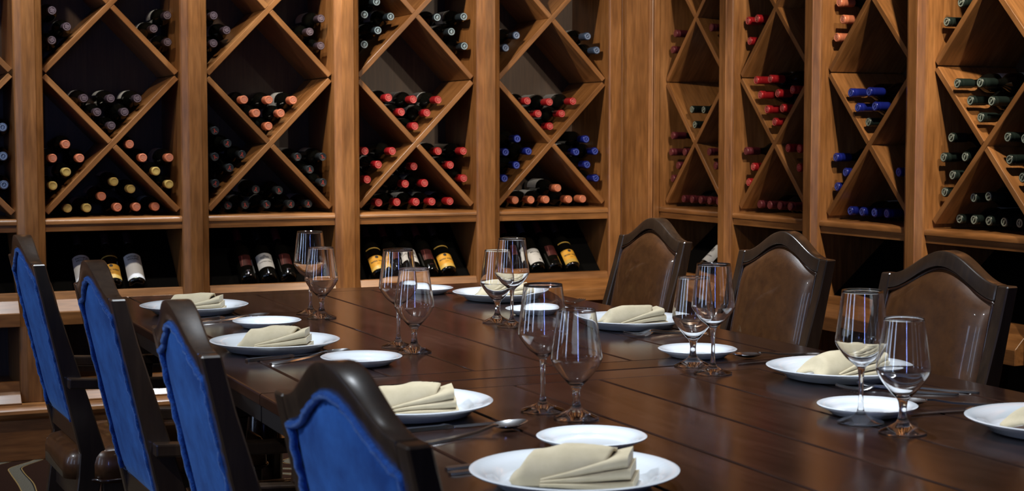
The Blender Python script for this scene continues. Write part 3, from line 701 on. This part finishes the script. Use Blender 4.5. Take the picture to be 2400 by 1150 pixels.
# ------------------------------------------------------------------ chairs
TILT = math.tan(R(12.5))
HW = 0.203
def htop(y, base=0.936, rise=0.061, w_=0.176):
    q = min(1.0, abs(y) / w_)
    return base + rise * 0.5 * (1 + math.cos(math.pi * q))
def bx(z): return -(z - 0.50) * TILT          # rear face of the back, in chair space (x forward)
TH = 0.030
def make_chair(label, rear, loc, rotz, group):
    t = thing('dining_chair', label, 'chair', loc, rotz, group)
    # posts / rear legs
    for s in (-1, 1):
        yo, yi = s * HW, s * (HW - 0.031)
        prof = []
        for z in (0.0, 0.2, 0.40, 0.46, 0.55, 0.7, 0.85, 0.935):
            if z <= 0.46: xr = -0.055 * (1 - z / 0.46) ** 1.3 + bx(0.46) * (z / 0.46) * 0.9
            else: xr = bx(z)
            wd = TH + (0.034 * max(0, 1 - abs(z - 0.46) / 0.42) if z > 0.3 else 0.008)
            prof.append((z, xr, xr + wd))
        rings = []
        for z, xr, xf in prof:
            zz = z if z < 0.94 else z
            rings.append([(xr, yi, zz), (xf, yi, zz), (xf, yo, zz), (xr, yo, zz)])
        obj('rear_post', MB().loft(rings).mesh('rear_post', bevel=0.003, seg=1), 'chair_wood', t)
    # top rail with camel-back curve
    n = 40; rings = []
    yi = HW - 0.0312
    for i in range(n + 1):
        y = -yi + 2 * yi * i / n
        zt = htop(y); zb = zt - 0.034
        tr = TH + 0.011 * (0.5 + 0.5 * math.cos(math.pi * min(1.0, abs(y) / 0.17)))
        rings.append([(bx(zb), y, zb), (bx(zb) + tr, y, zb), (bx(zt) + tr, y, zt), (bx(zt), y, zt)])
    obj('top_rail', MB().loft(rings).mesh('top_rail', True, bevel=0.004, seg=2, angle=50), 'chair_wood', t)
    # lower back rail
    plank('back_rail', 'chair_wood', bx(0.49) + 0.003, bx(0.49) + 0.033, -yi, yi, 0.478, 0.525, t, bevel=0.003, axis=1)
    # upholstered panels
    def panel(name, mat, front, bulge, nseg=26):
        m = MB(); rows = []
        wi = yi - 0.001
        for j in range(nseg + 1):
            v_ = j / nseg; row = []
            for i in range(nseg + 1):
                u_ = i / nseg; y = -wi + 2 * wi * u_
                z0_, z1_ = 0.526, htop(y) - 0.035
                z = z0_ + (z1_ - z0_) * v_
                e1 = 1 - abs(2 * u_ - 1) ** 5; e2 = 1 - abs(2 * v_ - 1) ** 9
                b_ = bulge * (max(0, e1) * max(0, e2)) ** 0.6
                x = bx(z) + (TH - 0.010 + b_ if front else 0.010 - b_)
                row.append((x, y, z))
            rows.append(row)
        m.loft(rows, close=False)
        return obj(name, m.mesh(name, True, angle=0), mat, t)
    pf = panel('front_upholstery', 'leather', True, 0.030)
    pr_ = panel('rear_upholstery', rear, False, 0.012)
    def pipe(par, x_off, mat, r, fringe=False):
        pts = []
        wi = yi - 0.004
        z = 0.532
        while z < htop(wi) - 0.039: pts.append((wi, z)); z += 0.012
        for i in range(41):
            y = wi - 2 * wi * i / 40; pts.append((y, htop(y) - 0.039))
        z = htop(wi) - 0.051
        while z > 0.532: pts.append((-wi, z)); z -= 0.012
        k = 0; q = []
        for y, z in pts:
            k += 1
            jit = (random.uniform(-0.002, 0.002), random.uniform(-0.0022, 0.0022)) if fringe else (0, 0)
            q.append((bx(z) + x_off + jit[0], y + jit[1], z))
        m = MB().tube(q, r, 6)
        obj('piping', m.mesh('piping', True, angle=0), mat, par)
    pipe(pf, TH - 0.003, 'piping', 0.0045)
    pipe(pr_, 0.001, 'velvet_trim' if rear == 'velvet' else 'piping', 0.0055, rear == 'velvet')
    # seat
    def cushion(x0, x1, y0, y1, z0, z1, nn=18, k=0.022):
        m = MB(); rings = []
        prof = [(0, 0.0), (0.0, 0.55), (0.004, 0.75), (0.014, 0.92), (0.034, 1.0)]
        base = []
        def rr(ins, z):
            pts = []; rad = 0.045
            for cx_, cy_, a0 in ((x1 - rad, y1 - rad, 0), (x0 + rad, y1 - rad, 90), (x0 + rad, y0 + rad, 180), (x1 - rad, y0 + rad, 270)):
                for q_ in range(7):
                    a_ = R(a0 + 15 * q_); pts.append((cx_ + (rad - ins) * math.cos(a_), cy_ + (rad - ins) * math.sin(a_), z))
            return pts
        for ins, f in prof: rings.append(rr(ins, z0 + (z1 - z0) * f))
        cx_, cy_ = (x0 + x1) / 2, (y0 + y1) / 2
        top = rings[-1]
        for f in (0.66, 0.33):
            rings.append([(cx_ + (a_[0] - cx_) * f, cy_ + (a_[1] - cy_) * f, z1 + k * (1 - f * f)) for a_ in top])
        m.loft(rings)
        return m.mesh('seat', True, angle=0)
    me_ = cushion(0.036, 0.49, -0.225, 0.225, 0.385, 0.470)
    bm = bmesh.new(); bm.from_mesh(me_); bm.from_mesh(cushion(-0.022, 0.10, -0.1705, 0.1705, 0.390, 0.462)); bm.to_mesh(me_); bm.free()
    for p_ in me_.polygons: p_.use_smooth = True
    st = obj('seat', me_, 'leather', t)
    ring = []
    for cx_, cy_, a0 in ((0.445, 0.18, 0), (0.079, 0.18, 90), (0.079, -0.18, 180), (0.445, -0.18, 270)):
        for q_ in range(7):
            a_ = R(a0 + 15 * q_); ring.append((cx_ + 0.046 * math.cos(a_), cy_ + 0.046 * math.sin(a_), 0.392))
    obj('piping', MB().tube(ring, 0.005, 6, closed=True).mesh('piping', True, angle=0), 'piping', st)
    fr_ = MB().box(0.06, 0.47, -0.215, -0.190, 0.315, 0.384).box(0.06, 0.47, 0.190, 0.215, 0.315, 0.384).box(0.445, 0.47, -0.189, 0.189, 0.315, 0.384).box(0.012, 0.06, -0.171, 0.171, 0.315, 0.384)
    obj('seat_frame', fr_.mesh('seat_frame', bevel=0.002, seg=1), 'chair_wood', t)
    for s in (-1, 1):
        yy = s * 0.2025
        obj('front_leg', MB().loft([[(0.44 - a_, yy - a_, z), (0.44 + a_, yy - a_, z), (0.44 + a_, yy + a_, z), (0.44 - a_, yy + a_, z)] for z, a_ in ((0, 0.015), (0.15, 0.017), (0.314, 0.022))]).mesh('front_leg', bevel=0.002, seg=1), 'chair_wood', t)
        # arm: flat rail and its support
        ya = s * (HW + 0.018)
        arm = [[(x, ya - 0.017, z - 0.026), (x, ya + 0.017, z - 0.026), (x, ya + 0.017, z), (x, ya - 0.017, z)] for x, z in ((-0.022, 0.655), (0.06, 0.650), (0.2, 0.642), (0.31, 0.640), (0.325, 0.632))]
        ar = obj('arm', MB().loft(arm).mesh('arm', bevel=0.004, seg=2), 'chair_wood', t)
        sup = [[(x - 0.014, ya - 0.011, z), (x + 0.014, ya - 0.011, z), (x + 0.014, ya + 0.011, z), (x - 0.014, ya + 0.011, z)] for x, z in ((0.31, 0.315), (0.30, 0.40), (0.265, 0.52), (0.275, 0.614))]
        obj('arm_support', MB().loft(sup).mesh('arm_support', bevel=0.002, seg=1), 'chair_wood', ar)
    return t
BC = 'blue-backed chairs along one side of the table'
RC = 'brown leather chairs along one side of the table'
ORD = ['nearest the wine racks', 'second from the back-wall racks', 'third from the back-wall racks', 'fourth from the back-wall racks']
for i, (x, y, a_) in enumerate(((0.594, 4.225, 1.9), (0.623, 3.305, 1.4), (0.612, 2.453, -1.2), (0.633, 1.717, 3.8))):
    make_chair('dark wood armchair with arched blue velvet back, %s' % ORD[i], 'velvet', (x, y, 0), R(a_), BC)
for i, (x, y, a_) in enumerate(((2.300, 4.299, 180.6), (2.286, 3.562, 181), (2.208, 2.812, 182.4))):
    make_chair('dark wood armchair showing its arched brown leather front, %s' % ORD[i], 'velvet', (x, y, 0), R(a_), RC)


# ------------------------------------------------------------------ tableware
def plate_mesh(Rm, h, name):
    pr = [(0, 0.004), (Rm * 0.66, 0.004), (Rm * 0.70, 0.0048), (Rm * 0.735, 0.0085), (Rm * 0.775, h * 0.62), (Rm * 0.97, h), (Rm, h - 0.0012), (Rm * 0.985, h - 0.0038), (Rm * 0.79, h * 0.62 - 0.004), (Rm * 0.74, 0.0035), (Rm * 0.66, 0.0), (Rm * 0.61, 0.0), (Rm * 0.60, 0.001), (0, 0.001)]
    return MB().lathe(pr, 64).mesh(name, True, angle=50)
ME_DINNER = plate_mesh(0.1475, 0.026, 'dinner_plate')
ME_SIDE = plate_mesh(0.0875, 0.019, 'side_plate')
DIN = 'white dinner plate under a folded napkin '
SIDE_L, SIDE_R = 'blue-chair side', 'brown-chair side'
LP = [(0.974, 4.363), (0.973, 3.535), (0.962, 2.62), (0.975, 1.988)]
RP = [(1.896, 4.36), (1.923, 3.596), (1.905, 2.668), (1.88, 2.027)]
for side, P_ in ((SIDE_L, LP), (SIDE_R, RP)):
    for i, (x, y) in enumerate(P_):
        o = obj('dinner_plate', ME_DINNER, 'porcelain', None, Matrix.Translation((x, y, TZ + 0.0004)))
        tag(o, 'large white plate under a napkin, %s, %s' % (side, ORD[i]), 'plate', 'white dinner plates')
for (x, y), lb in (((1.073, 3.973), 'blue-chair side, between first and second place settings from the racks'),
                   ((1.081, 3.239), 'blue-chair side, between second and third place settings from the racks'),
                   ((1.124, 2.23), 'blue-chair side, between third and fourth place settings from the racks'),
                   ((1.753, 4.628), 'at the rack end of the table'),
                   ((1.824, 3.951), 'brown-chair side, between first and second place settings from the racks'),
                   ((1.802, 3.056), 'brown-chair side, between second and third place settings from the racks'),
                   ((1.699, 2.296), 'brown-chair side, between third and fourth place settings from the racks')):
    o = obj('side_plate', ME_SIDE, 'porcelain', None, Matrix.Translation((x, y, TZ + 0.0004)))
    tag(o, 'small empty white side plate, ' + lb, 'plate', 'white side plates')


def glass_mesh(kind):
    if kind == 'tall':
        outer = [(0, 0.0), (0.036, 0.0), (0.0375, 0.0001), (0.0390, 0.0007), (0.0395, 0.0014), (0.0393, 0.0026), (0.030, 0.0060), (0.018, 0.0105), (0.009, 0.016), (0.0052, 0.026), (0.0040, 0.045), (0.0042, 0.070), (0.0056, 0.088), (0.0080, 0.0955), (0.0150, 0.1020), (0.0270, 0.1115), (0.0385, 0.1265), (0.0437, 0.1355), (0.0447, 0.1410), (0.0436, 0.1520), (0.0395, 0.185), (0.0348, 0.2225), (0.03435, 0.2258), (0.0342, 0.2267)]
        inner = [(0.0340, 0.2270), (0.0338, 0.2267), (0.03385, 0.2258), (0.0342, 0.2225), (0.0388, 0.185), (0.0428, 0.1520), (0.0438, 0.1410), (0.0428, 0.1360), (0.0376, 0.1275), (0.0260, 0.1132), (0.0140, 0.1045), (0.0060, 0.1005), (0, 0.0995)]
    else:
        outer = [(0, 0.0), (0.036, 0.0), (0.0375, 0.0001), (0.0390, 0.0007), (0.0395, 0.0014), (0.0393, 0.0026), (0.031, 0.0065), (0.019, 0.012), (0.011, 0.018), (0.0073, 0.026), (0.0063, 0.036), (0.0072, 0.048), (0.010, 0.056), (0.018, 0.0645), (0.031, 0.0795), (0.040, 0.0930), (0.0443, 0.1020), (0.0448, 0.1065), (0.0435, 0.118), (0.0388, 0.152), (0.0336, 0.1855), (0.0331, 0.1887), (0.03295, 0.1897)]
        inner = [(0.0327, 0.1900), (0.0325, 0.1897), (0.0326, 0.1887), (0.0330, 0.1855), (0.0380, 0.152), (0.0426, 0.118), (0.0438, 0.1065), (0.0432, 0.1026), (0.039, 0.0942), (0.030, 0.081), (0.017, 0.067), (0.008, 0.0615), (0, 0.0600)]
    def spline(P_, n=3):
        out = []
        for i in range(len(P_) - 1):
            p0, p1, p2, p3 = P_[max(0, i - 1)], P_[i], P_[i + 1], P_[min(len(P_) - 1, i + 2)]
            for k in range(n):
                t_ = k / n
                out.append(tuple(max(0.0, 0.5 * (2 * p1[c] + (p2[c] - p0[c]) * t_ + (2 * p0[c] - 5 * p1[c] + 4 * p2[c] - p3[c]) * t_ ** 2 + (3 * p1[c] - p0[c] - 3 * p2[c] + p3[c]) * t_ ** 3)) for c in (0, 1)))
        return out + [P_[-1]]
    return MB().lathe(outer[:3] + spline(outer[3:]) + spline(inner), 56).mesh(kind + '_glass', True, angle=0)
ME_TALL, ME_SHORT = glass_mesh('tall'), glass_mesh('short')
for kind, x, y, lb in (('tall', 1.263, 4.222, 'blue-chair side, by the setting nearest the racks'), ('short', 1.261, 4.111, 'blue-chair side, by the setting nearest the racks'),
                       ('tall', 1.250, 3.475, 'blue-chair side, by the second setting from the racks'), ('short', 1.252, 3.375, 'blue-chair side, by the second setting from the racks'),
                       ('short', 1.653, 3.830, 'brown-chair side, by the second setting from the racks'), ('tall', 1.650, 3.729, 'brown-chair side, by the second setting from the racks'),
                       ('tall', 1.191, 2.556, 'blue-chair side, by the third setting from the racks'), ('short', 1.212, 2.464, 'blue-chair side, by the third setting from the racks'),
                       ('short', 1.718, 2.932, 'brown-chair side, by the third setting from the racks'), ('tall', 1.701, 2.822, 'brown-chair side, by the third setting from the racks'),
                       ('tall', 1.639, 2.233, 'brown-chair side, by the fourth setting from the racks'), ('short', 1.646, 2.128, 'brown-chair side, by the fourth setting from the racks')):
    o = obj('wine_glass', ME_TALL if kind == 'tall' else ME_SHORT, 'glass', None, Matrix.Translation((x, y, TZ + 0.0004)))
    tag(o, 'empty %s wine glass, %s' % ('long-stemmed tall' if kind == 'tall' else 'shorter short-stemmed', lb), 'wine glass', 'empty wine glasses on the table')


# napkin: a soft humped flap over a fan of folds
def smooth01(a_): a_ = max(0, min(1, a_)); return a_ * a_ * (3 - 2 * a_)
def make_napkin(loc, rot, sc_, label, seed, group='folded beige napkins on the dinner plates'):
    rnd = random.Random(seed)
    ph = rnd.uniform(0, 6)
    t = thing('folded_napkin', label, 'napkin', loc, rot, group)
    nu, nv = 26, 22
    top, bot = [], []
    for j in range(nv + 1):
        v_ = j / nv; r1, r2 = [], []
        for i in range(nu + 1):
            u_ = i / nu
            # rounded left outline
            x = -0.088 + 0.135 * u_ + 0.012 * math.sin(v_ * math.pi)
            y = -0.052 + 0.104 * v_ + 0.010 * u_
            if u_ < 0.18:
                sh = (1 - math.sqrt(max(0, 1 - (1 - u_ / 0.18) ** 2))); y = y + (0.5 - v_) * 0.05 * sh
            hz = 0.047 * max(0.0, math.sin(math.pi * min(1, 0.97 * v_ ** 0.8))) ** 0.75
            front = smooth01((u_ - 0.25) / 0.75) * 0.030 * (1 - v_) ** 0.8
            z = 0.002 + hz * (0.55 + 0.45 * math.sin(math.pi * (0.22 + 0.66 * u_))) * (0.35 + 0.65 * smooth01(u_ / 0.16)) + front * 0.75
            z += 0.0018 * math.sin(9 * u_ + ph + 4 * v_) * math.sin(math.pi * v_) + 0.0012 * math.sin(21 * u_ * v_ + ph)
            z = min(z, 0.052)
            r1.append((sc_ * x, sc_ * y, sc_ * z))
            r2.append((sc_ * x * 0.985, sc_ * (y + 0.003 * (0.5 - v_)), sc_ * max(0.0008, z - 0.0045)))
        top.append(r1); bot.append(r2)
    m = MB()
    n_ = nu + 1
    vs = [q for r_ in top for q in r_] + [q for r_ in bot for q in r_]
    off = n_ * (nv + 1); fs = []
    for j in range(nv):
        for i in range(nu):
            a_ = j * n_ + i
            fs.append((a_, a_ + 1, a_ + 1 + n_, a_ + n_)); fs.append((off + a_, off + a_ + n_, off + a_ + 1 + n_, off + a_ + 1))
    for i in range(nu):
        fs.append((i, off + i, off + i + 1, i + 1)); a_ = nv * n_ + i; fs.append((a_, a_ + 1, off + a_ + 1, off + a_))
    for j in range(nv):
        a_ = j * n_; fs.append((a_, a_ + n_, off + a_ + n_, off + a_)); a_ = j * n_ + nu; fs.append((a_, off + a_, off + a_ + n_, a_ + n_))
    m.add(vs, fs)
    obj('flap', m.mesh('flap', True, angle=0), 'linen', t)
    for k in range(3):
        rings = []
        ns = 16
        for i in range(ns + 1):
            s_ = i / ns
            x = -0.040 + 0.128 * s_ - 0.004 * k * s_
            hh = 0.0020 + (0.0046 + 0.0012 * k) * s_
            zc = 0.0022 + hh * 0.6 + k * (0.0035 + 0.0115 * s_ ** 0.95) + 0.0010 * math.sin(5 * s_ + k + ph)
            yf = -0.058 + 0.004 * k + 0.006 * math.sin(2.2 * s_ + ph * 0.3) * s_
            yb_ = 0.034 - 0.004 * k
            ring = []
            for q_ in range(7):
                a_ = R(90 + 30 * q_)
                ring.append((sc_ * x, sc_ * (yf + hh + hh * math.cos(a_)), sc_ * (zc + hh * math.sin(a_))))
            ring += [(sc_ * x, sc_ * (-0.02), sc_ * (zc - hh * 0.9)), (sc_ * x, sc_ * yb_, sc_ * (zc - hh)), (sc_ * x, sc_ * yb_, sc_ * (zc + hh)), (sc_ * x, sc_ * (-0.02), sc_ * (zc + hh))]
            rings.append(ring)
        obj('fold', MB().loft(rings).mesh('fold', True, angle=60), 'linen', t)
    return t
for side, P_, rots in ((SIDE_L, LP, (-22, -26, -18, -34)), (SIDE_R, RP, (-20, -12, 4, 2))):
    for i, (x, y) in enumerate(P_):
        make_napkin((x, y, TZ + 0.0066), R(rots[i]), (0.95, 0.95, 0.95, 1.0)[i], 'folded beige cloth napkin on plate, %s, %s' % (side, ORD[i]), i + (10 if side == SIDE_R else 0))


# cutlery: built along +x, handle end at 0
def knife_parts():
    h = MB().loft([[(x, -w_, 0.0), (x, w_, 0.0), (x, w_ * 0.8, t_), (x, -w_ * 0.8, t_)] for x, w_, t_ in ((0.0, 0.0062, 0.004), (0.004, 0.0080, 0.006), (0.06, 0.0068, 0.006), (0.10, 0.0055, 0.0062), (0.108, 0.0075, 0.0075), (0.116, 0.0048, 0.0058), (0.122, 0.0050, 0.0038))]).mesh('handle', True, angle=50)
    b_ = MB().loft([[(x, ya, 0.0006), (x, yb_, 0.0012), (x, yb_, 0.0026), (x, ya, 0.0016)] for x, ya, yb_ in ((0.1222, -0.006, 0.005), (0.135, -0.0095, 0.006), (0.19, -0.010, 0.006), (0.215, -0.0075, 0.006), (0.232, -0.002, 0.0055), (0.238, 0.003, 0.005))]).mesh('blade', True, angle=30)
    return h, b_
def handle_rings(spec):
    return [[(x, -w_, z), (x, w_, z), (x, w_ * 0.75, z + t_), (x, -w_ * 0.75, z + t_)] for x, w_, t_, z in spec]
ME_KH, ME_KB = knife_parts()
ME_H = MB().loft(handle_rings(((0.0, 0.005, 0.0025, 0.0), (0.006, 0.0095, 0.003, 0.0), (0.05, 0.0075, 0.003, 0.0005), (0.10, 0.0042, 0.003, 0.003), (0.132, 0.0034, 0.0032, 0.008), (0.142, 0.0045, 0.003, 0.0082)))).mesh('handle', True, angle=50)
def spoon_bowl():
    m = MB(); rings = []
    for i in range(15):
        s_ = i / 14; x = 0.142 + 0.062 * s_
        w_ = 0.0205 * math.sqrt(max(0.0, math.sin(math.pi * (0.06 + 0.94 * s_ ** 0.85)))) + 0.0006
        if i == 14: w_ = 0.003
        zr = 0.0085 + 0.002 * s_
        dp = 0.0075 * math.sin(math.pi * min(1, 0.08 + 0.92 * s_))
        up, dn = [], []
        for q_ in range(9):
            a_ = -1 + q_ / 4
            up.append((x, w_ * a_, zr - dp * (1 - a_ * a_)))
            dn.append((x, w_ * a_, zr - dp * (1 - a_ * a_) - 0.0011))
        rings.append(up + dn[::-1])
    m.loft(rings)
    return m.mesh('bowl', True, angle=60)
ME_SB = spoon_bowl()
def fork_head():
    m = MB()
    m.loft(handle_rings(((0.142, 0.0045, 0.0028, 0.0082), (0.150, 0.010, 0.0022, 0.006), (0.160, 0.0125, 0.002, 0.0035), (0.168, 0.0128, 0.002, 0.0028))))
    for k in range(4):
        yc = -0.0105 + 0.007 * k
        m.loft([[(x, yc - w_, z), (x, yc + w_, z), (x, yc + w_, z + 0.0017), (x, yc - w_, z + 0.0017)] for x, w_, z in ((0.166, 0.0021, 0.003), (0.185, 0.0019, 0.004), (0.200, 0.0015, 0.007), (0.208, 0.0007, 0.0095))])
    return m.mesh('fork_head', True, angle=40)
ME_FH = fork_head()
def cutlery(kind, x, y, ang, label, sc_=1.0, group='dinner cutlery laid on the table', z=TZ + 0.0006):
    nm = {'knife': 'table_knife', 'spoon': 'table_spoon', 'fork': 'table_fork'}[kind]
    t = thing(nm, label, kind, (x, y, z), ang, group)
    if sc_ != 1: t.scale = (sc_, sc_, sc_)
    if kind == 'knife':
        obj('handle', ME_KH, 'steel', t); obj('blade', ME_KB, 'steel', t)
    elif kind == 'spoon':
        obj('handle', ME_H, 'steel', t); obj('bowl', ME_SB, 'steel', t)
    else:
        obj('handle', ME_H, 'steel', t); obj('fork_head', ME_FH, 'steel', t)
LS = ['of the setting nearest the racks, blue-chair side', 'of the second setting from the racks, blue-chair side', 'of the third setting from the racks, blue-chair side', 'of the fourth setting from the racks, blue-chair side']
RS = [q.replace('blue', 'brown') for q in LS]
for kind, x, y, a_, lb in (('knife', 0.905, 4.168, 20, LS[0]), ('spoon', 0.925, 4.110, 20, LS[0]),
                           ('knife', 0.866, 3.378, 18, LS[1]), ('spoon', 0.903, 3.318, 24, LS[1]),
                           ('knife', 0.862, 2.462, 3, LS[2]), ('spoon', 0.892, 2.352, 21, LS[2]),
                           ('fork', 0.850, 2.160, 5, 'beyond the plate ' + LS[3]), ('fork', 0.842, 2.126, 5, 'close to the plate ' + LS[3]),
                           ('knife', 2.030, 4.640, 186, RS[0]), ('fork', 1.86, 4.10, 20, RS[0]),
                           ('fork', 2.050, 3.462, 187, 'close to the plate ' + RS[1]), ('fork', 2.035, 3.405, 180, 'beyond the plate ' + RS[1]),
                           ('knife', 2.050, 2.925, 184, RS[2]), ('spoon', 2.075, 2.985, 180, RS[2]),
                           ('fork', 2.035, 2.400, 139, 'close to the plate ' + RS[2]), ('fork', 1.986, 2.400, 143, 'beyond the plate ' + RS[2]),
                           ('knife', 1.998, 2.236, 175, RS[3]), ('spoon', 1.995, 2.262, 155, RS[3])):
    cutlery(kind, x, y, R(a_), 'polished steel %s %s' % (kind, lb), 1.1 if kind != 'knife' else 1.0)
